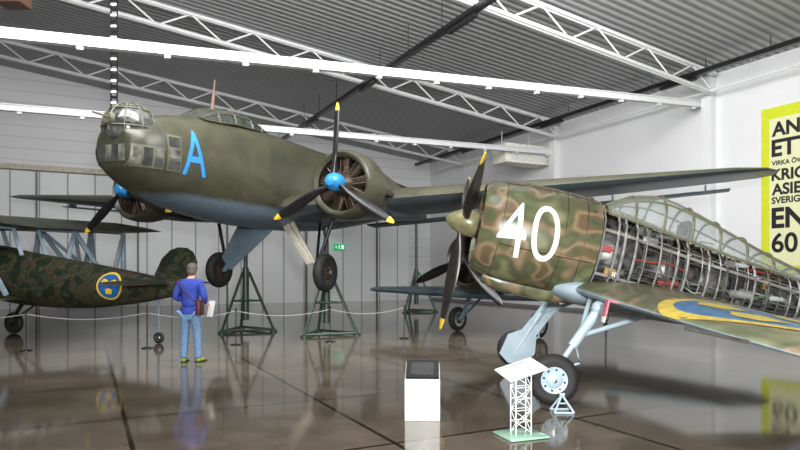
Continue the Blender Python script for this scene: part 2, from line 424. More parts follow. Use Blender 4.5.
mk('wall_back',mb,M_CLAD,None,MR,kind='structure')
mb=MB(); mb.box((QM+.1,TM/2,roofz(QM)/2),(.2,TM,roofz(QM))); mk('wall_left',mb,M_WALL,None,MR,kind='structure')
mb=MB(); mb.box((17.5,.06,3.0),(32,.1,6.0))
mk('door_1',mb,M_DOOR,None,MR,kind='structure')
mb=MB(); mb.box((18.5,.2,6.15),(33,.3,.22)); mk('trim_1',mb,mat('beige_rail',(.5,.46,.36),.5),None,MR,kind='structure')
k=2
for q in (3.5,7.6,11.7,15.8,19.9,24,28):
    mb=MB(); mb.box((q,.17,3.0),(.08,.12,6.0)); mk('trim_%d'%k,mb,mat('dark_post',(.14,.14,.13),.5),None,MR,kind='structure'); k+=1
for t in (10.9,18.3,25.5):
    mb=MB(); mb.box((.12,t,3.9),(.28,.35,7.8)); mk('trim_%d'%k,mb,M_WALL,None,MR,kind='structure'); k+=1
mb=MB(); mb.box((.015,24,.06),(.03,48,.12)); mk('baseboard_right',mb,mat('grey_skirting',(.2,.2,.2),.5),None,MR,kind='structure')
for t in (4,11.4,18.6,25.5):
    mb=MB(); d=.62
    p=[]
    for i in range(0,37):
        q=.3+i*(QM-.6)/36
        zt=roofz(q)-.12
        p.append((q,zt,zt-d))
    for s in (-.07,.07):
        mb.tube([(p[0][0],t+s,p[0][1]),(p[-1][0],t+s,p[-1][1])],.05,4)
        mb.tube([(p[0][0],t+s,p[0][2]),(p[-1][0],t+s,p[-1][2])],.05,4)
    for i in range(36):
        a,c=p[i],p[i+1]
        if i%2: mb.tube([(a[0],t,a[1]),(c[0],t,c[2])],.028,4)
        else: mb.tube([(a[0],t,a[2]),(c[0],t,c[1])],.028,4)
    mk('roof_truss',mb,M_TRS,None,MR,'long white welded steel lattice roof truss with zigzag webbing','roof truss','roof trusses')
for (a,c,h) in (((9.9,20.2,7.05),(-9.0,10.6,5.9),.13),((6.7,26.6,6.72),(-17.6,14.3,6.1),.13)):
    A=Vector(a);B=Vector(c); D=(B-A); L=D.length; mb=MB()
    Q=D.to_track_quat('X','Z').to_matrix().to_4x4()
    mb.box((L/2,0,0),(L,h*.8,h)); mb.box((L/2,.0,h*.5+.02),(L,h*1.3,.03)); mb.box((L/2,.0,-h*.5-.02),(L,h*1.3,.03))
    for i in range(int(L/1.6)): mb.box((i*1.6+.5,0,-h*.5-.06),(.12,.1,.08))
    mk('lighting_beam',mb,M_TRS,None,Matrix.Translation(A)@Q,'slim white steel beam carrying cable clips beneath roof','beam','ceiling beams')
for (q,dz) in ((1.2,-.42),(9.3,-.95)):
    mb=MB()
    z=roofz(q)+dz
    mb.box((q,20,z),(.16,39,.06)); mb.box((q-.09,20,z+.05),(.02,39,.1)); mb.box((q+.09,20,z+.05),(.02,39,.1))
    for i in range(20): mb.cyl((q,1+i*2,z),(q,1+i*2,roofz(q)-.01),.012,n=5)
    for i in range(5): mb.box((q,6+i*6,z-.1),(.12,1.3,.1),0)
    mk('cable_tray',mb,M_BLK,None,MR,'black suspended cable tray with dark track lights','cable tray','cable trays')
mb=MB(); q=.55; z=roofz(q)-.75
mb.cyl((q,1,z),(q,40,z),.04,n=10)
for i in range(12): mb.cyl((q,2+i*3,z),(q,2+i*3,roofz(q)-.01),.012,n=5)
mk('ventilation_pipe',mb,M_TRS,None,MR,'long white pipe hung beneath roof edge','pipe')
mb=MB(); mb.box((0,0,0),(2.3,1.0,.8))
h=mk('air_heater',mb,mat('cream_casing',(.8,.78,.7),.5),None,MR@Matrix.Translation((1.25,10.1,6.6)),'cream rectangular air heater hanging by the wall','air heater',bev=.02)
mb=MB()
for i in range(6): mb.box((0,.52,-.25+i*.1),(1.9,.03,.05))
for x in(-.4,1.0):
    mb.cyl((x,0,.38),(x,0,.95),.015,n=6)
mk('louvre_grille',mb,M_TRS,h)
mb=MB()
X0,Y0=-6.55,14.2
for s in(-.07,.07): mb.box((s,0,7.1),(.025,.03,4.3))
for i in range(34): mb.box((0,0,5.1+i*.125),(.13,.05,.05),i%2)
mk('hanging_cable_ladder',mb,[M_BLK,M_TRS],None,Matrix.Translation((X0,Y0,0)),'black and white ladder shaped cable riser hanging from roof','cable ladder')
mb=MB(); mb.box((0,0,0),(.55,.45,.3)); mb.cyl((0,0,.15),(0,0,2.2),.02)
mb.lathe([(0,.12),(.02,.13),(.03,.1),(.01,.08)],(0,-.23,0),(0,-1,0),20)
mk('loudspeaker',mb,M_BRN,None,Matrix.Translation((-8.6,13.8,7.68)),'brown loudspeaker box suspended beneath roof','loudspeaker')
mb=MB(); mb.box((5.8,.3,2.95),(.62,.08,.32))
ex=mk('exit_sign',mb,M_EXIT,None,MR,'green illuminated emergency exit sign on hangar doors','exit sign')
mb=MB()
mb.box((5.62,.345,2.95),(.14,.012,.22)); mb.ball((5.8,.345,3.03),.03,sc=(1,.3,1)); mb.box((5.82,.345,2.95),(.05,.012,.12)); mb.tube([(5.82,.345,2.9),(5.75,.345,2.84)],.014); mb.tube([(5.82,.345,2.9),(5.9,.345,2.84)],.014)
mb.add([(6.05,.346,2.95),(5.96,.346,3.02),(5.96,.346,2.88)],[(0,1,2)])
mk('exit_pictogram',mb,M_EXW,ex)
t0=20.0
mb=MB(); mb.box((.05,t0+1.75,3.98),(.04,3.5,4.85),0)
ban=mk('banner',mb,M_LIME,None,MR,'tall lime yellow edged exhibition banner with bold black lettering','banner')
mb=MB(); mb.box((.075,t0+1.75,3.92),(.012,3.0,4.3),0); mk('banner_panel',mb,M_CREAM,ban)
for (s,h,z) in (('ANFALL',.42,5.75),('ETT',.5,5.2),('VIRKA ÖVER',.17,4.78),('KRIG I',.34,4.42),('ASIEN',.34,4.0),('SVERIGES',.2,3.68),('EN',.6,3.17),('60 000',.58,2.45)):
    mb=MB(); bm,W=text2d(s,None,h,.022 if s[0]=='6' else .035,0)
    bm_into(mb,bm,lambda a,b,W=W,z=z:Vector((.085,t0+.32+W/2+a,z+b)))
    mk('banner_lettering',mb,M_INK,ban,recalc=False)
# ================================================================== BOMBER
BR=Matrix.Translation((-2.86,16.62,0))@Matrix.Rotation(math.radians(-113),4,'Z')
broot=empty('bomber_aircraft',(-2.86,16.62,0),math.radians(-113),'olive green twin engined bomber with blue letter A raised on stands','bomber aircraft')
BM=Matrix.Translation((0,0,3.5))@Matrix.Rotation(math.radians(-1.3),4,'X')@Matrix.Translation((0,0,-3.5))
BST=[(5.95,4.2,3.5,.36),(5.9,4.26,3.42,.44),(5.75,4.34,3.32,.53),(5.4,4.5,3.14,.64),(4.9,4.66,3.0,.73),(4.4,4.76,2.88,.8),(3.6,4.87,2.76,.87),(2.5,4.95,2.68,.92),(1,4.97,2.66,.94),(-1,4.97,2.75,.92),(-3,4.95,3.0,.85),(-6,4.87,3.5,.62),(-9,4.75,3.95,.38),(-11.3,4.6,4.3,.1)]
mb=MB(); fus_loft(mb,BST,2.5,40,.3)
mb.lathe([(0,.05),(.4,.035),(.75,.02)],(3.3,0,5.08),(-.1,0,1),8,1)
bf=mk('fuselage',mb,[M_BG,M_BRN],broot,BM)
mb=MB(); bm,W=text2d('A',.56,.88,.004,.08)
bm_into(mb,bm,lambda a,b:Vector((4.66-a,side_y(BST,4.66-a,3.92+b,2.5),3.92+b)))
mk('painted_letter',mb,M_SKYB,bf,label='bright blue letter A',recalc=False)
mb=MB()
M_NFR=mat('nose_frame_paint',(.1,.1,.07),.4)
for sg in(1,-1):
    mb.grid(lambda x,z:Vector((x,sg*side_y(BST,x,z,2.5,.01),z)),lin(5.92,5.36,12),lin(3.5,3.9,8),0)
    mb.grid(lambda x,z:Vector((x,sg*side_y(BST,x,z,2.5,.01),z)),lin(5.29,4.99,6),lin(3.5,4.18,8),0)
    for (x0,x1,z0,z1,mi) in ((5.9,5.78,3.54,3.86,1),(5.74,5.58,3.54,3.86,2),(5.54,5.39,3.54,3.69,2),(5.54,5.39,3.72,3.87,1),(5.26,5.02,3.54,3.7,2),(5.26,5.02,3.74,3.92,1),(5.26,5.02,3.96,4.14,2)):
        mb.grid(lambda x,z:Vector((x,sg*side_y(BST,x,z,2.5,.022),z)),lin(x0,x1,5),lin(z0,z1,4),mi)
for i in range(4): mb.box((5.955,-.24+i*.16,3.74),(.02,.14,.3),1 if i%2 else 2)
mk('nose_glazing',mb,[M_NFR,M_PGL,M_DGL],bf,recalc=False)
mb=MB(); mb.lathe([(-.4,.42),(-.15,.47),(-.02,.48),(.03,.46)],(5.5,0,4.16),(0.2,0,1),28)
mk('nose_turret',mb,M_OL,bf)
M_TG=mat('turret_glass',(.065,.07,.065),.03,var=.9,scale=5)
mb=MB(); D0=Vector((5.54,0,4.24)); mb.ball(D0,.48,0,24,(1.02,1,1.02)); mk('turret_dome',mb,M_TG,bf)
mb=MB()
for a in range(5):
    an=pi*a/5
    mb.tube([D0+Vector((.495*math.cos(u)*math.cos(an),.486*math.cos(u)*math.sin(an),.495*math.sin(u))) for u in lin(-.2,pi+.2,19)],.013,5)
for u in (.0,.75):
    mb.tube([D0+Vector((.497*math.cos(u)*math.cos(v),.488*math.cos(u)*math.sin(v),.497*math.sin(u))) for v in lin(0,2*pi,25)],.014,5)
mb.cyl((5.8,0.05,4.35),(6.45,.1,4.35),.022,.016,8)
mb.cyl((5.97,0,4.35),(6.07,0,4.35),.12,.1,14)
mk('turret_frame',mb,M_NFR,bf)
canopy(broot,BM,[(4.1,4.72,4.78,.5),(3.7,4.74,5.06,.56),(3.2,4.8,5.17,.58),(2.6,4.84,5.17,.56),(2.1,4.88,5.08,.46),(1.6,4.92,4.98,.28)],longs=(0,2,4,6,8,10,12),gm=M_DGL,fr=.022)
BW=[(0,2.0,-2.4,3.1,.18),(2.9,1.6,-2.2,3.28,.17),(7,1.0,-1.8,3.58,.14),(10.4,.45,-1.35,3.83,.1),(11.0,.2,-1.15,3.87,.08),(11.25,-.15,-.8,3.88,.05)]
mb=MB(); wing(mb,BW); mk('wing',mb,M_BW,broot,BM)
mb=MB(); wing(mb,mirror(BW)); mk('wing',mb,M_BW,broot,BM)
for sg in(1,-1):
    F=[(sg*y,te-.03,te-.03-c,z-.14,.12) for (y,te,z,c) in ((1.05,-2.32,3.17,.62),(7,-1.8,3.58,.5),(10.5,-1.33,3.83,.36))]
    mb=MB(); wing(mb,F,inc=-.1)
    for y in (2,4,6,8,10):
        t=(y-1)/9.5; x=-2.3+t; z=3.17+.07*(y-1)
        mb.box((x-.05,sg*y,z-.1),(.3,.03,.14))
    mk('wing_flap',mb,M_BGR,broot,BM)
for sg in(1,-1):
    o=(3.0,sg*2.9,3.52)
    NST=[(2.0,4.12,2.92,.6),(1.2,4.02,2.9,.56),(0,3.8,2.95,.5),(-1.4,3.55,3.05,.34),(-2.2,3.4,3.15,.12)]
    mb=MB(); fus_loft(mb,NST,2.1,28,.3)
    mb.v=[(x,y+sg*2.9,z) for x,y,z in mb.v]
    na=mk('engine_nacelle',mb,M_BG,broot,BM)
    cowl(na,None,[(-.34,.6),(-.28,.66),(-.34,.71),(-.55,.74),(-.85,.735),(-1.15,.67)],o,M_OL)
    mb=MB(); mb.lathe([(-.4,.585),(-.35,.6),(-.31,.64),(-.35,.675),(-.41,.69)],o,(1,0,0),40,0,cap=False); mk('cowling_ring',mb,mat('copper_collector_ring',(.12,.075,.05),.35,.8,var=.3),na,recalc=False)
    radial_engine(na,None,(2.6,sg*2.9,3.52),.62)
    mb=MB()
    for a in (-140,-100,140,100):
        y=math.sin(math.radians(a))*.6; z=math.cos(math.radians(a))*.6
        mb.tube([(1.9,sg*2.9+y,3.52+z),(1.5,sg*2.9+y*1.08,3.52+z*1.08),(1.1,sg*2.9+y*1.05,3.5+z*1.1)],.06,8)
    mk('exhaust_pipe',mb,M_DMET,na)
    propeller(broot,BM,o,1.62,[2,122,242] if sg>0 else [-10,110,230],M_HUB,M_BLK,.22,hubr=.19)
T=[(0,-9.6,-11.2,4.6,.1),(2.9,-10,-11.1,4.6,.08)]
mb=MB(); wing(mb,mirror(T)[::-1]+T[1:]); mk('tailplane',mb,M_BW,broot,BM)
for sg in(1,-1):
    mb=MB(); wing(mb,[(3.9,-10.2,-11.0,sg*2.9,.06),(4.2,-9.8,-11.5,sg*2.9,.08),(4.9,-9.8,-11.5,sg*2.9,.08),(5.35,-10.2,-11.2,sg*2.9,.06)],vert=True)
    mk('tail_fin',mb,M_OL,broot,BM)
for sg in(1,-1):
    mb=MB()
    mb.cyl((.95,sg*.55,2.9),(1.0,sg*1.42,1.62),.07,.06,12)
    mb.cyl((1.0,sg*1.42,1.62),(1.0,sg*1.72,1.62),.05,.05,10)
    mb.cyl((.9,sg*1.75,2.95),(1.0,sg*1.42,1.95),.045,n=8,mi=1)
    mb.cyl((.1,sg*.9,2.9),(1.0,sg*1.35,1.85),.035,n=8,mi=1)
    g=mk('landing_gear_leg',mb,[M_BGR if sg<0 else M_BEI,M_BLK],broot,BM)
    mb=MB()
    if sg<0:
        A=[(1.12,.3,2.8),(1.05,-.9,2.95),(1.1,-1.46,1.95),(1.2,-1.1,1.62)]
    else:
        A=[(1.12,.3,2.9),(1.1,.52,2.9),(1.1,1.32,1.85),(1.12,1.14,1.8)]
    mb.add(A+[(x-.05,y,z) for x,y,z in A],HEX)
    mk('leg_fairing',mb,M_BGR if sg<0 else M_BEI,g,bev=.01)
    wheel(g,None,(1.0,sg*1.6,1.62),.47,.26,hm=M_DMET)
def jackstand(loc,rz,h,label):
    r=empty('jack_stand',loc,rz,label,'jack stand','aircraft jack stands')
    mb=MB()
    P=[Vector((.78*math.cos(a),.78*math.sin(a),.06)) for a in (pi/2,pi/2+2*pi/3,pi/2+4*pi/3)]
    for i in range(3):
        mb.tube([P[i],P[(i+1)%3]],.035,6)
        mb.tube([P[i],(P[i].x*.12,P[i].y*.12,1.6)],.04,6)
        m1=P[i].lerp(Vector((P[i].x*.12,P[i].y*.12,1.6)),.5); m2=P[(i+1)%3].lerp(Vector((P[(i+1)%3].x*.12,P[(i+1)%3].y*.12,1.6)),.5)
        mb.tube([m1,m2],.025,6)
        mb.lathe([(0,.1),(.04,.1),(.06,.05)],(P[i].x,P[i].y,0),(0,0,1),12)
    mk('tripod_frame',mb,M_GRN,r)
    mb=MB(); mb.lathe([(.3,.09),(1.7,.09),(1.72,.06),(h-.25,.05),(h-.22,.09),(h-.05,.09),(h,.05)],(0,0,0),(0,0,1),14)
    mk('jack_column',mb,M_GRN,r)
    return r
for (x,y,h,l) in ((.4,-1.25,2.72,'dark green tubular tripod jack supporting the bomber wing root'),(.4,1.25,2.78,'dark green tubular tripod jack supporting the bomber wing root'),(-9,0,3.93,'dark green tubular tripod jack supporting the bomber tail')):
    w_=BR@Vector((x,y,0)); jackstand((w_.x,w_.y,0),.4,h,l)
# ================================================================== FIGHTER
froot=empty('fighter_aircraft',(.93,9.0,0),math.radians(178),'mottled camouflage fighter numbered 40 with skinless framework fuselage','fighter aircraft')
FM=Matrix.Translation((0,0,2.33))@Matrix.Rotation(math.radians(-12.5),4,'Y')
CP=[(-.26,.55),(-.2,.6),(-.27,.655),(-.45,.7),(-.75,.73),(-1.2,.735),(-1.55,.72),(-1.8,.69)]
cowl(froot,FM,CP,(0,0,0),M_FC)
def cr(x): return interp([(a,b) for a,b in CP[2:]],x)[0]
fc=[o for o in froot.children][-1]
def cpt(x,a,o=.003): return Vector((x,(cr(x)+o)*math.cos(a),(cr(x)+o)*math.sin(a)))
mb=MB(); bm,W=text2d('40',.82,.78,-.01,.06)
cA,sA=math.cos(.1),math.sin(.1)
bm_into(mb,bm,lambda a,b:cpt(-.83-(a*cA-b*sA),((a*sA+b*cA)-.01)/cr(-.83-(a*cA-b*sA)),.006))
mk('painted_number',mb,M_WHT,fc,label='white number 40',recalc=False)
mb=MB()
for x in(-.47,-1.3,-1.58): mb.lathe([(x,cr(x)+.003),(x-.01,cr(x)+.003)],(0,0,0),(1,0,0),40,cap=False)
for a in(-75,-20,62,100,150,215,250):
    a=math.radians(a); mb.tube([cpt(x,a,.002) for x in lin(-.47,-1.75,8)],.005,4)
for i in range(14):
    a=math.radians(-70+i*16); mb.box(cpt(-1.68,a,.01),(.05,.02,.02))
mk('cowling_seams',mb,M_DMET,fc)
radial_engine(froot,FM,(-.3,0,0),.6,11)
propeller(froot,FM,(0,0,0),1.6,[180,62,-58],mat('spinner_bronze_green',(.17,.16,.08),.3,var=.35),mat('dark_brown_blade',(.02,.016,.014),.35,var=.3),.26,
   spin=[(-.22,.17),(-.16,.2),(-.03,.2),(.08,.17),(.18,.12),(.25,.05),(.27,.005)],hubr=.17)
mb=MB(); IST=[(-.42,-.62,-.8,.12),(-.7,-.6,-.88,.17),(-1.4,-.6,-.88,.17),(-1.9,-.6,-.78,.12)]
fus_loft(mb,IST,2.2,20,.2); mk('air_intake',mb,M_FC,froot,FM)
FST=[(-1.7,.66,-.66,.64),(-2.2,.6,-.68,.62),(-3.0,.46,-.68,.6),(-3.8,.34,-.64,.54),(-4.9,.2,-.54,.42),(-6.2,.14,-.36,.24),(-7.5,.12,-.14,.08)]
NQ=2.2
def fp(x,k,n=48,sc=1): return fus_ring(FST,x,NQ,n,sc)[k%n]
mb=MB()
x=-1.84; i=0
while x>-7.2:
    mb.tube(fus_ring(FST,x,NQ,28),RND.choice((.008,.012,.018)),4,mi=RND.choice((0,1)),closed=True)
    if i%2==0: mb.tube(fus_ring(FST,x,NQ,28,.88),.016,4,mi=1,closed=True)
    x-=RND.choice((.1,.14,.16,.2)); i+=1
for k in range(48):
    if RND.random()<.25: continue
    a_=-1.85-RND.random()*.6; b_=-4.6-RND.random()*2.5
    mb.tube([fp(x,k,48,.985) for x in lin(a_,b_,12)],RND.choice((.004,.006,.009)),4,mi=RND.choice((0,1)))
for k in (3,21,28,44):
    mb.tube([fp(x,k,48,.97) for x in lin(-1.85,-7.3,14)],.022,6,mi=0)
for i in range(24):
    x=-1.95-i*.18; k0=RND.choice((0,2,4,44,42)); mb.tube([fp(x,k0,48,.9),fp(x-RND.uniform(.2,.5),k0+RND.choice((-8,-5,5,8)),48,.9)],.011,5,mi=i%2)
fw=mk('fuselage_framework',mb,[M_FRM,M_FR2],froot,FM,label='exposed silvery metal hoops and stringers')
mb=MB()
for (xa,xb,sc) in ((-1.85,-2.5,.78),(-2.7,-3.15,.7),(-3.3,-4.1,.76),(-4.3,-5.0,.74)):
    X=lin(xa,xb,5); mb.loft([fus_ring(FST,x,NQ,24,sc*(.86 if i in(0,4) else 1)) for i,x in enumerate(X)],0)
fus_loft(mb,FST,NQ,20,.4,0,-1.85,-7.2,.55)
mk('inner_fuel_tank',mb,mat('grey_tank_interior',(.085,.083,.078),.38,.5,var=.9,scale=11),fw)
EQM=[M_FRM,M_FR2,M_DMET,mat('brass_fitting',(.35,.22,.08),.4,.7),M_MET,mat('pale_zinc_fitting',(.42,.44,.42),.5),mat('black_equipment_box',(.02,.02,.022),.4),mat('interior_green_box',(.1,.16,.1),.5),mat('red_lever_paint',(.3,.04,.03),.5)]
for i in range(98):
    x=-1.92-RND.random()**1.1*3.7; a=RND.uniform(-.9,1.0)
    zt,zb,hw=interp(FST,x); s=RND.uniform(.8,.95)
    y=hw*s*math.cos(a)*RND.choice((1,1,1,-1)); z=(zt+zb)/2+(zt-zb)/2*s*math.sin(a)
    mi=RND.choice((0,1,1,1,2,3,4,5,6,6,7,8)); mb=MB(); u=RND.random()
    if u<.4:
        sx,sz=RND.uniform(.08,.22),RND.uniform(.06,.15); mb.box((x,y,z),(sx,.06,sz)); mb.box((x,y+(.035 if y>0 else -.035),z),(sx*.7,.012,sz*.6)); mb.cyl((x-sx/2,y,z),(x-sx/2-.06,y,z),.01,n=6); nm='instrument_box'
    elif u<.8:
        L=RND.uniform(.3,.9); mb.tube([(x,y,z),(x-L*.3,y*.98,z+RND.uniform(-.02,.02)),(x-L*.6,y*.95,z+RND.uniform(-.06,.08)),(x-L,y*.88,z+RND.uniform(-.06,.08))],RND.uniform(.008,.017),6); nm='pipe_run'
    else:
        L=RND.uniform(.12,.28); q_=RND.uniform(.035,.065); mb.lathe([(0,.01),(.02,q_),(L,q_),(L+.03,.015),(L+.05,.012)],(x,y,z),(-1,0,.1),12); nm='gas_bottle'
    mk(nm,mb,EQM[mi],fw)
mb=MB()
for sg in(1,-1):
    mb.grid(lambda x,u:Vector((x,sg*side_y(FST,x,(interp(FST,x)[0]+interp(FST,x)[1])/2+u*(interp(FST,x)[0]-interp(FST,x)[1])/2,NQ,.014),(interp(FST,x)[0]+interp(FST,x)[1])/2+u*(interp(FST,x)[0]-interp(FST,x)[1])/2)),lin(-1.78,-5.6,18),lin(.8,.97,3))
mb.grid(lambda x,a:Vector((x,(interp(FST,x)[2]+.014)*math.cos(a),(interp(FST,x)[0]+.014)*math.sin(a))),lin(-1.76,-2.0,6),lin(.95,pi-.95,10))
mk('remaining_skin_panels',mb,M_FC,froot,FM,recalc=False)
CAN=[(-1.9,.5,.64,.4),(-2.25,.46,.85,.44),(-2.65,.4,.93,.45),(-3.1,.34,.84,.44),(-3.7,.26,.65,.41),(-4.3,.2,.45,.35),(-4.9,.14,.29,.27),(-5.3,.12,.2,.16)]
canopy(froot,FM,CAN,longs=(0,3,6,9,12),fm=mat('canopy_frame_olive',(.16,.155,.095),.4),fr=.02,rings=(-1.9,-2.25,-2.65,-3.05,-3.45,-3.85,-4.25,-4.7,-5.1))
mb=MB(); mb.box((-2.9,0,.2),(.4,.42,.06)); mb.box((-3.1,0,.42),(.06,.42,.46)); mb.box((-3.1,0,.62),(.08,.24,.12)); mk('pilot_seat',mb,M_DMET,froot,FM,bev=.02)
INC=.085
def wz(y): return -.6-.05*(y)
FWP=[(.35,-1.62,-4.15,wz(.35),.13),(1.2,-1.66,-4.1,wz(1.2),.12),(2.6,-1.75,-3.95,wz(2.6),.105),(4.0,-1.9,-3.7,wz(4.0),.09),(4.9,-2.1,-3.45,wz(4.9),.08),(5.3,-2.3,-3.25,wz(5.3),.065),(5.5,-2.6,-3.0,wz(5.5),.05)]
mb=MB(); wing(mb,FWP,inc=INC,n=17); fwp=mk('wing',mb,M_FW,froot,FM)
FWS=[(-y,a,c,-.6+.05*y,t) for (y,a,c,z,t) in FWP]
mb=MB(); wing(mb,FWS,inc=INC,n=17); mk('wing',mb,M_FW,froot,FM)
roundel('wing_roundel',fwp,None,lambda a,b,off:Vector((-2.7+b*.96,3.25+a,wing_top(FWP,-2.7+b*.96,3.25+a,INC)+off)),.93,.15,[M_YELW,M_BLUW])
mb=MB(); fus_loft(mb,[(-1.4,-.5,-.75,.35),(-1.75,-.46,-.82,.66),(-2.4,-.46,-.82,.78),(-3,-.46,-.8,.74),(-4.3,-.38,-.66,.5),(-5,-.34,-.54,.2)],2.3,28,.25); mk('wing_root_fairing',mb,M_LB,froot,FM)
mb=MB(); mb.cyl((-1.9,4.6,wz(4.6)),(-1.45,4.6,wz(4.6)),.014,n=8); mk('pitot_tube',mb,M_MET,fwp)
mb=MB(); z_=wz(2.2); mb.box((-1.6,2.2,z_-.09),(.02,.12,.18)); mb.box((-1.6,2.2,z_-.21),(.022,.08,.06),1); mb.cyl((-1.6,2.2,z_),(-1.75,2.2,z_),.012,n=6); mk('warning_tag',mb,[M_RED,M_WHT],fwp,label='pink fabric warning tag hanging from wing')
for sg in(1,-1):
    wc=Vector((-1.38,sg*1.5,-1.765)); tp=Vector((-1.78,sg*1.5,-.74 - (.07 if sg>0 else -.07)))
    d=(tp-wc)
    mb=MB(); off=Vector((0,-sg*.16,0))
    mb.cyl(wc+off,wc+off+d*.5,.035,n=12); mb.cyl(wc+off+d*.45,tp+off,.06,.065,12)
    mb.cyl(wc+off,wc+Vector((0,sg*.08,0)),.03,n=10)
    mb.tube([wc+off+d*.08,wc+off+d*.28+Vector((-.2,0,-.02)),wc+off+d*.5],.018,6)
    mb.cyl(wc+off+d*.6,tp+off+Vector((-.55,0,.02)),.03,n=8)
    mb.cyl(wc+off+d*.6,tp+off+Vector((0,-sg*.5,.1)),.03,n=8)
    mb.ball(tp+off,.1,0,12)
    g=mk('landing_gear_leg',mb,M_LB,froot,FM)
    wheel(g,None,wc,.31,.19,hm=M_LB,inn=.52)
    if sg<0:
        mb=MB()
        A=[wc+Vector(v) for v in ((.27,.15,-.12),(.2,.15,.22),(-.02,.15,.36),(-.26,.15,.3),(-.3,.15,.0),(-.16,.15,-.2),(.1,.15,-.24))]
        nA=len(A); B=[v+Vector((0,.04,0)) for v in A]
        mb.add(A+B,[tuple(range(nA)),tuple(range(2*nA-1,nA-1,-1))]+[(i,(i+1)%nA,nA+(i+1)%nA,nA+i) for i in range(nA)])
        A=[wc+Vector((.02,.15,.3)),wc+Vector((-.24,.15,.26)),tp+Vector((-.14,.15,-.2)),tp+Vector((.12,.15,-.2))]
        mb.add(A+[v+Vector((0,.03,0)) for v in A],HEX)
        mk('wheel_cover',mb,M_LB,g,label='pale blue faceted wheel cover plate')
mb=MB(); wing(mb,[(.1,-6.3,-7.7,0,.1),(.9,-6.75,-7.7,0,.08),(1.25,-7.1,-7.6,0,.05)],vert=True)
mk('tail_fin',mb,M_FB,froot,FM)
S=[(0,-6.4,-7.4,.1,.09),(1.5,-6.7,-7.3,.1,.07),(1.75,-6.95,-7.15,.1,.04)]
mb=MB(); wing(mb,mirror(S)[::-1]+S[1:]); mk('tailplane',mb,M_FB,froot,FM)
tz=(FM.inverted()@Vector((-6.75,0,.11)))
mb=MB(); mb.cyl((-6.7,0,-.15),tz,.03,n=8); g=mk('tail_wheel_leg',mb,M_LB,froot,FM); wheel(g,None,tz,.11,.07)
mb=MB()
for s in(-.1,.1):
    mb.tube([(s*1.1,-.1,.012),(0,0,.2),(s*1.1,.1,.012)],.012,6)
mb.tube([(-.11,-.1,.012),(.11,-.1,.012)],.012,6); mb.tube([(-.11,.1,.012),(.11,.1,.012)],.012,6); mb.tube([(-.055,0,.1),(.055,0,.1)],.01,6); mb.cyl((-.03,0,.2),(.03,0,.2),.018,n=8)
mk('wheel_chock',mb,M_LB,None,Matrix.Translation((1.85,7.08,0)),'pale blue folding metal wheel chock beside the fighter tyre','wheel chock')
# ================================================================== generic small aircraft
def plane(name,loc,phi,hz,pitch,label,spec):
    r=empty(name,loc,math.radians(180+phi),label,spec['cat'])
    M=Matrix.Translation((0,0,hz))@Matrix.Rotation(math.radians(-pitch),4,'Y')
    st=spec['st']; mb=MB(); fus_loft(mb,st,2.2,32,.3,0); fu=mk('fuselage',mb,spec['m'],r,M)
    cowl(r,M,spec['cowl'],(0,0,0),spec['m']); radial_engine(r,M,(-.35,0,0),spec['er'],9)
    propeller(r,M,(0,0,0),spec['R'],spec['angs'],spec['hub'],M_BLK,spec.get('chord',.2),hubr=.13,tipmat=spec.get('tip'))
    for w in spec['wings']:
        for s in(w,mirror(w)):
            mb=MB(); wing(mb,s); mk('wing',mb,spec['wm'],r,M)
    mb=MB(); wing(mb,spec['fin'],vert=True); mk('tail_fin',mb,spec['m'],r,M)
    S=spec['stab']; mb=MB(); wing(mb,mirror(S)[::-1]+S[1:]); mk('tailplane',mb,spec['wm'],r,M)
    for sg in(1,-1):
        wc=M.inverted()@Vector((spec['wx'],sg*spec['wy'],spec['wr'])); tp=Vector(spec['gt']); tp.y*=sg
        mb=MB(); off=Vector((0,-sg*.12,0)); mb.cyl(wc+off,tp,.045,.06,10); mb.cyl(wc+off,wc+Vector((0,sg*.06,0)),.03,n=8); mb.cyl(wc+off,tp+Vector((-.6,0,0)),.03,n=8)
        g=mk('landing_gear_leg',mb,spec.get('gm',M_BGR),r,M); wheel(g,None,wc,spec['wr'],.17,hm=spec.get('whm'))
    tw=M.inverted()@Vector((spec['tx'],0,.13))
    zt,zb,hw=interp(st,tw.x)
    mb=MB(); mb.cyl(tw,(tw.x+.1,0,(zt+zb)/2),.03,n=8); g=mk('tail_wheel_leg',mb,M_BGR,r,M); wheel(g,None,tw,.13,.08)
    return r,M,fu
BIST=[(-.9,.58,-.62,.58),(-1.6,.6,-.7,.58),(-2.6,.5,-.78,.54),(-3.1,.46,-.78,.52),(-4.2,.38,-.72,.46),(-5.6,.26,-.5,.32),(-6.9,.12,-.18,.08)]
UP=[(0,-.9,-3.0,1.08,.2),(3.9,-.9,-2.95,1.22,.18),(4.7,-1.1,-2.75,1.27,.12),(5.0,-1.6,-2.3,1.3,.05)]
LO=[(.3,-1.7,-3.1,-.62,.11),(2.9,-1.7,-3.05,-.5,.1),(3.2,-2.0,-2.8,-.48,.05)]
bspec=dict(cat='biplane',st=BIST,m=M_DC,cowl=[(-.2,.5),(-.15,.55),(-.25,.6),(-.6,.62),(-1.1,.6)],er=.5,R=1.4,angs=[20,140,260],hub=M_OL,wings=[UP,LO],wm=M_DC,whm=M_BLK,gm=M_DC,
  fin=[(-.2,-6.05,-7.0,0,.1),(.25,-6.2,-7.25,0,.1),(.6,-6.35,-7.27,0,.08),(.8,-6.55,-7.15,0,.06),(.88,-6.75,-7.0,0,.04)],stab=[(0,-5.7,-6.7,.05,.08),(1.4,-6.0,-6.7,.05,.07),(1.7,-6.2,-6.55,.05,.04)],
  wx=-1.2,wy=.9,wr=.28,gt=(-1.9,.75,-.6),tx=-6.3)
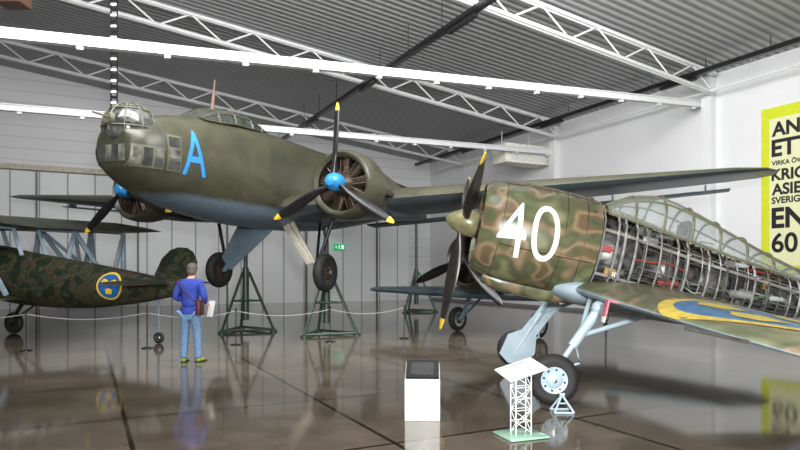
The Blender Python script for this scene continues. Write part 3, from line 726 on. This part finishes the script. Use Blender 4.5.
br_,BIM,bfu=plane('biplane',(-11.45,15.6,0),-16,1.8,4.5,'dark mottled camouflage biplane with crown roundel and truss struts',bspec)
M_STR=mat('strut_blue_grey',(.24,.31,.37),.4)
for sg in(1,-1):
    mb=MB()
    for (xu,xl) in ((-1.35,-1.9),(-2.5,-2.85)):
        Pz=[(xl,.75,-.5),(xu,1.5,1.05),(xl,2.55,-.42),(xu,3.3,1.1),(xl,3.05,-.42)]
        for a,c in zip(Pz,Pz[1:]): mb.tube([(a[0],sg*a[1],a[2]),(c[0],sg*c[1],c[2])],.065,6)
        mb.tube([(xu,sg*.35,1.02),(xu-.3,sg*.35,.4)],.05,6)
        mb.tube([(xu,sg*.35,1.02),(xu,sg*1.5,1.04)],.03,6)
    mb.tube([(-1.35,sg*1.5,1.05),(-2.85,sg*2.55,-.42)],.05,6); mb.tube([(-2.5,sg*1.5,1.05),(-1.9,sg*2.55,-.42)],.05,6)
    mb.tube([(-1.35,sg*3.3,1.1),(-2.5,sg*3.3,1.1)],.03,6)
    mk('wing_struts',mb,M_STR,br_,BIM)
roundel('fuselage_roundel',bfu,None,lambda a,b,off:Vector((-5.3-a,side_y(BIST,-5.3-a,-.1+b,2.2,off),-.1+b)),.31)
S9=[(-.9,.7,-.7,.68),(-1.8,.76,-.74,.64),(-2.6,.82,-.74,.58),(-4.2,.7,-.58,.5),(-6,.42,-.34,.28),(-7.6,.2,-.05,.05)]
W9=[(0,-1.3,-3.9,-.82,.16),(3,-1.45,-3.6,-.8,.15),(5.4,-1.7,-3.2,-.78,.13),(5.9,-2.1,-2.8,-.78,.06)]
s9=dict(cat='fighter aircraft',st=S9,m=M_OL,cowl=[(-.2,.6),(-.15,.65),(-.25,.71),(-.6,.75),(-1.2,.74)],er=.6,R=1.65,angs=[-110,10,130],hub=M_MET,wings=[W9],wm=M_BGL,chord=.26,tip=M_BLK,
  fin=[(.1,-6.5,-7.6,0,.1),(.8,-6.8,-7.8,0,.09),(1.3,-7.1,-7.7,0,.05)],stab=[(0,-6.4,-7.4,.25,.08),(1.7,-6.7,-7.3,.25,.06)],
  wx=-1.3,wy=1.3,wr=.33,gt=(-1.9,1.3,-.8),tx=-6.9)
r9,M9,f9=plane('radial_fighter_aircraft',(1.5,15.0,0),43,1.9,3,'dark green low wing fighter with blue grey wings',s9)
canopy(r9,M9,[(-2.3,.7,.8,.36),(-2.7,.7,1.15,.38),(-3.4,.68,1.16,.38),(-4.2,.62,.98,.32),(-5,.5,.65,.2)])
# ================================================================== PROPS
kx,ky=.25,6.85
k=empty('info_kiosk',(kx,ky,0),math.radians(-3),'white box shaped display kiosk with sloping dark top panel','display kiosk')
mb=MB(); hw=.19
mb.add([(-hw,-.2,0),(hw,-.2,0),(hw,.2,0),(-hw,.2,0),(-hw,-.2,.44),(hw,-.2,.44),(hw,.2,.58),(-hw,.2,.58)],[(0,3,2,1),(4,5,6,7),(0,1,5,4),(1,2,6,5),(2,3,7,6),(3,0,4,7)])
mk('kiosk_body',mb,M_WHT,k,bev=.008)
mb=MB(); al=math.atan2(.14,.4); R_=Matrix.Rotation(al,3,'X')
mb.box((0,0,.525),(.36,.4,.02),0,R_); mb.box((0,0.0,.538),(.25,.26,.006),1,R_); mk('kiosk_screen',mb,[M_BLK,mat('dark_screen',(.03,.032,.03),.15)],k)
s=empty('sign_stand',(1.18,6.05,0),math.radians(20),'white lattice mast reading stand with tilted information board','sign stand')
mb=MB(); mb.box((0,0,.015),(.42,.36,.02)); mk('glass_base',mb,M_GLB,s,bev=.004)
mb=MB()
c4=[(-.085,-.05),(.085,-.05),(.085,.05),(-.085,.05)]
for x,y in c4: mb.tube([(x,y,.02),(x,y,.6)],.006,6)
for i in range(5):
    z0=.04+i*.11; z1=z0+.11
    for j in range(4):
        a=c4[j]; c=c4[(j+1)%4]
        mb.tube([(a[0],a[1],z0),(c[0],c[1],z1)] if (i+j)%2 else [(c[0],c[1],z0),(a[0],a[1],z1)],.004,5)
        mb.tube([(a[0],a[1],z1),(c[0],c[1],z1)],.004,5)
mk('lattice_mast',mb,M_TRS,s)
mb=MB(); Rm=(Matrix.Rotation(math.radians(-14),3,'Y')@Matrix.Rotation(math.radians(14),3,'X'))
mb.box((0,0,.65),(.42,.3,.018),0,Rm)
bd=mk('sign_board',mb,M_WHT,s,bev=.004)
mb=MB()
for i in range(6):
    v=Rm@Vector((-.02,.1-i*.035,.0115)); mb.box((v.x,v.y,v.z+.65),(.3 if i else .2,.01 if i else .02,.001),0,Rm)
mk('board_print',mb,mat('grey_print',(.35,.35,.35),.6),bd)
def stanchion(x,y):
    r=empty('stanchion',(x,y,0),0,'slim dark barrier post on a round floor base','barrier post','barrier posts')
    mb=MB(); mb.lathe([(0,.12),(.015,.12),(.03,.03),(.03,.011),(.77,.011),(.78,.02),(.8,.02),(.81,.01)],(0,0,0),(0,0,1),14); mk('post',mb,M_BLK,r)
lines=[[(-10.2,12.3),(-7.6,12.6),(-5.3,13.0),(-3.6,13.6),(-1.6,14.2),(.1,14.9)]]
for ln in lines:
    for p in ln: stanchion(*p)
    for a,c in zip(ln,ln[1:]):
        D=(Vector(c)-Vector(a)).normalized()*.03
        pts=[Vector((a[0]+D.x+(c[0]-a[0]-2*D.x)*t,a[1]+D.y+(c[1]-a[1]-2*D.y)*t,.74-.12*4*t*(1-t))) for t in lin(0,1,13)]
        mb=MB(); mb.tube(pts,.007,6); mk('barrier_rope',mb,M_ROPE,None,None,'thin grey rope sagging between barrier posts','barrier rope','barrier ropes')
# ================================================================== PERSON
def skinmesh(V,E,rad,sub=2):
    me=bpy.data.meshes.new('s'); me.from_pydata(V,E,[]); o=bpy.data.objects.new('s',me); COL.objects.link(o)
    o.modifiers.new('k','SKIN'); md=o.modifiers.new('u','SUBSURF'); md.levels=sub
    for i,r in enumerate(rad):
        sv=me.skin_vertices[0].data[i]; sv.radius=r if isinstance(r,tuple) else (r,r); sv.use_root=(i==0)
    bpy.context.view_layer.update()
    out=bpy.data.meshes.new_from_object(o.evaluated_get(bpy.context.evaluated_depsgraph_get()))
    bpy.data.objects.remove(o); return out
def chain(defs):
    idx={};V=[];E=[];Rr=[]
    for nme,p,c,r in defs:
        idx[nme]=len(V);V.append(c);Rr.append(r)
        if p: E.append((idx[p],idx[nme]))
    return skinmesh(V,E,Rr)
def add_me(mb,me,mi=0,M=None):
    mb.add([(M@v.co if M else v.co) for v in me.vertices],[list(p.vertices) for p in me.polygons],mi)
PX,PY=-3.72,11.0
PR=Matrix.Translation((PX,PY,0))@Matrix.Rotation(math.radians(-4),4,'Z')
body=[('pel',None,(0,0,.95),(.1,.1)),('wa','pel',(0,.01,1.1),(.1,.09)),('ch','wa',(0,0,1.27),(.12,.1)),('uc','ch',(0,.01,1.4),(.1,.08)),('nk','uc',(0,.045,1.5),.052),('hb','nk',(0,.08,1.56),.072),('hm','hb',(0,.1,1.63),(.085,.09)),('ht','hm',(0,.1,1.69),(.065,.075)),
 ('sl','uc',(-.17,0,1.41),.055),('el','sl',(-.26,-.04,1.15),.045),('wl','el',(-.13,.19,1.08),.03),
 ('sr','uc',(.17,0,1.41),.055),('er','sr',(.26,-.05,1.15),.045),('wr','er',(.2,.17,1.03),.03),
 ('hl','pel',(-.09,0,.88),.08),('kl','hl',(-.11,.03,.5),.058),('al','kl',(-.12,0,.1),.04),('tl','al',(-.14,.11,.045),.03),
 ('hr','pel',(.09,0,.88),.08),('kr','hr',(.11,.05,.5),.058),('ar','kr',(.13,.03,.1),.04),('tr','ar',(.17,.13,.045),.03)]
mb=MB(); add_me(mb,chain(body))
def hand(wr,d,side):
    wr=Vector(wr); d=Vector(d).normalized(); up=Vector((0,0,1)); lat=d.cross(up).normalized()
    defs=[('w',None,tuple(wr),.027),('p','w',tuple(wr+d*.05),(.036,.022)),('q','p',tuple(wr+d*.085),(.036,.018))]
    add_me(mb,chain(defs))
    for i,L in enumerate((.065,.075,.07,.055)):
        b0=wr+d*.085+lat*(-.027+i*.018)
        f=[('a',None,tuple(b0),.0095),('b','a',tuple(b0+d*L*.45-up*.006),.009),('c','b',tuple(b0+d*L*.75-up*.02),.0085),('e','c',tuple(b0+d*L*.9-up*.04),.0075)]
        add_me(mb,chain(f))
    b0=wr+d*.035+lat*(-.03*side)
    add_me(mb,chain([('a',None,tuple(b0),.012),('b','a',tuple(b0+d*.03-lat*.022*side),.0105),('c','b',tuple(b0+d*.062-lat*.018*side-up*.005),.009)]))
hand((-.13,.19,1.08),(.5,.8,0),-1); hand((.2,.17,1.03),(.1,1,-.1),1)
mb.ball((0,.195,1.61),.014,0,10,(1,1.2,1.6)); mb.ball((.088,.1,1.615),.025,0,10,(.35,.8,1.2)); mb.ball((-.088,.1,1.615),.025,0,10,(.35,.8,1.2))
mb.ball((.032,.18,1.63),.011,1,10); mb.ball((-.032,.18,1.63),.011,1,10); mb.ball((0,.178,1.575),.02,2,10,(1.2,.4,.35))
per=mk('person',mb,[M_SKIN,M_WHT,M_MAR],None,PR,'person in royal blue jacket and jeans seen from behind holding papers','person',ang=80)
jk=[('pel',None,(0,0,.93),(.175,.15)),('wa','pel',(0,.01,1.1),(.165,.135)),('ch','wa',(0,0,1.27),(.175,.135)),('uc','ch',(0,.01,1.39),(.15,.11)),('nk','uc',(0,.03,1.485),.065),
 ('sl','uc',(-.18,0,1.4),.08),('el','sl',(-.275,-.04,1.15),.065),('wl','el',(-.14,.17,1.085),.047),('sr','uc',(.18,0,1.4),.08),('er','sr',(.275,-.05,1.15),.065),('wr','er',(.205,.15,1.04),.047)]
mb=MB(); add_me(mb,chain(jk)); mb.lathe([(0,.17),(.05,.176),(.12,.17)],(0,0,.86),(0,0,1),20); mk('jacket',mb,M_JKT,per,ang=80)
jn=[('pel',None,(0,0,.92),(.15,.13)),('hl','pel',(-.09,0,.84),.1),('kl','hl',(-.11,.03,.5),.078),('al','kl',(-.12,0,.12),.066),('al2','al',(-.12,0,.06),.066),('hr','pel',(.09,0,.84),.1),('kr','hr',(.11,.05,.5),.078),('ar','kr',(.13,.03,.12),.066),('ar2','ar',(.13,.03,.06),.066)]
mb=MB(); add_me(mb,chain(jn)); mk('jeans',mb,M_JNS,per,ang=80)
for (x,y,ang_) in ((-.125,.04,-6),(.14,.07,14)):
    mb=MB(); me=chain([('h',None,(0,-.07,.04),(.04,.04)),('m','h',(0,.03,.045),(.042,.042)),('t','m',(0,.15,.032),(.04,.03))]); Mx=Matrix.Translation((x,y,0))@Matrix.Rotation(math.radians(-ang_),4,'Z')
    add_me(mb,me,0,Mx)
    mb.loft([[Mx@Vector((sx*.043*(1 if abs(yy)<.1 else .7),yy,zz)) for sx,zz in((-1,0),(1,0),(1,.018),(-1,.018))] for yy in(-.11,-.05,.05,.15,.19)],1)
    mk('shoe',mb,[M_SHOE,M_BLK],per,ang=80)
mb=MB(); mb.ball((0,.08,1.665),.112,0,20,(.86,.98,.92)); mb.ball((0,.04,1.605),.095,0,16,(.9,.8,.85)); mk('hair',mb,M_HAIR,per,ang=80)
mb=MB(); mb.box((0,0,0),(.08,.24,.26)); mk_=mk('shoulder_bag',mb,M_MAR,None,PR@Matrix.Translation((.235,-.15,.98)),'small maroon leather shoulder bag worn on a thin strap','bag',bev=.02)
mb=MB(); mb.tube([(0,.08,.13),(-.08,.22,.38),(-.3,.18,.5),(-.42,.02,.46),(-.28,-.03,.28),(-.1,-.02,.12),(0,-.05,.12)],.012,6); mk('bag_strap',mb,M_MAR,mk_)
mb=MB(); mb.box((0,0,0),(.004,.2,.28)); mb.box((.006,.01,.01),(.003,.2,.28)); mk('paper_sheets',mb,M_PAP,None,PR@Matrix.Translation((.27,.27,.93))@Matrix.Rotation(.9,4,'Z')@Matrix.Rotation(.2,4,'Y'),'folded white paper sheets held in a hand','paper')
# ================================================================== LIGHTS, WORLD, CAMERA
w=bpy.data.worlds.new('World'); scene.world=w; w.use_nodes=True
w.node_tree.nodes['Background'].inputs[0].default_value=(.93,.96,1,1); w.node_tree.nodes['Background'].inputs[1].default_value=.14
def area(loc,tgt,size,power,c=(1,1,1),sy=None):  # unseen lights: added fills plus a camera flash, no roof fixtures
    l=bpy.data.lights.new('area','AREA'); l.energy=power; l.size=size; l.color=c
    if sy: l.shape='RECTANGLE'; l.size_y=sy
    o=bpy.data.objects.new('fill_flash_light',l); COL.objects.link(o); o.location=loc
    o.rotation_euler=(Vector(tgt)-Vector(loc)).to_track_quat('-Z','Y').to_euler()
    o['label']='white area light out of frame'; o['category']='area light'; o['group']='added fill and flash lights'; return o
area((-4,10,8.6),(-6,32,2),5,1250,(1,.99,.97))  # added fill, brightens the back wall on the left
area((3,10,7.8),(4,32,2),4,1400,(1,.99,.97))  # added fill turned to the right part of the back wall
area((-1,6,8.3),(0,9,0),5,330,(1,.98,.95))  # added overhead fill above the frame, stands for no fixture
area((0,-4,4.0),(1,16,7),4,1150,(.98,.99,1))  # large fill added behind the camera, tilted up to lift the ceiling
area((.5,-.4,2.2),(-.5,14,2.5),.3,900,(1,.995,.98))  # camera flash beside the lens
cam=bpy.data.cameras.new('Camera'); co=bpy.data.objects.new('Camera',cam); COL.objects.link(co)
co.location=(0,0,1.6); co.rotation_euler=(pi/2,0,0); cam.sensor_width=36; cam.lens=36*620/800; cam.shift_y=47/800; cam.clip_end=200
scene.camera=co
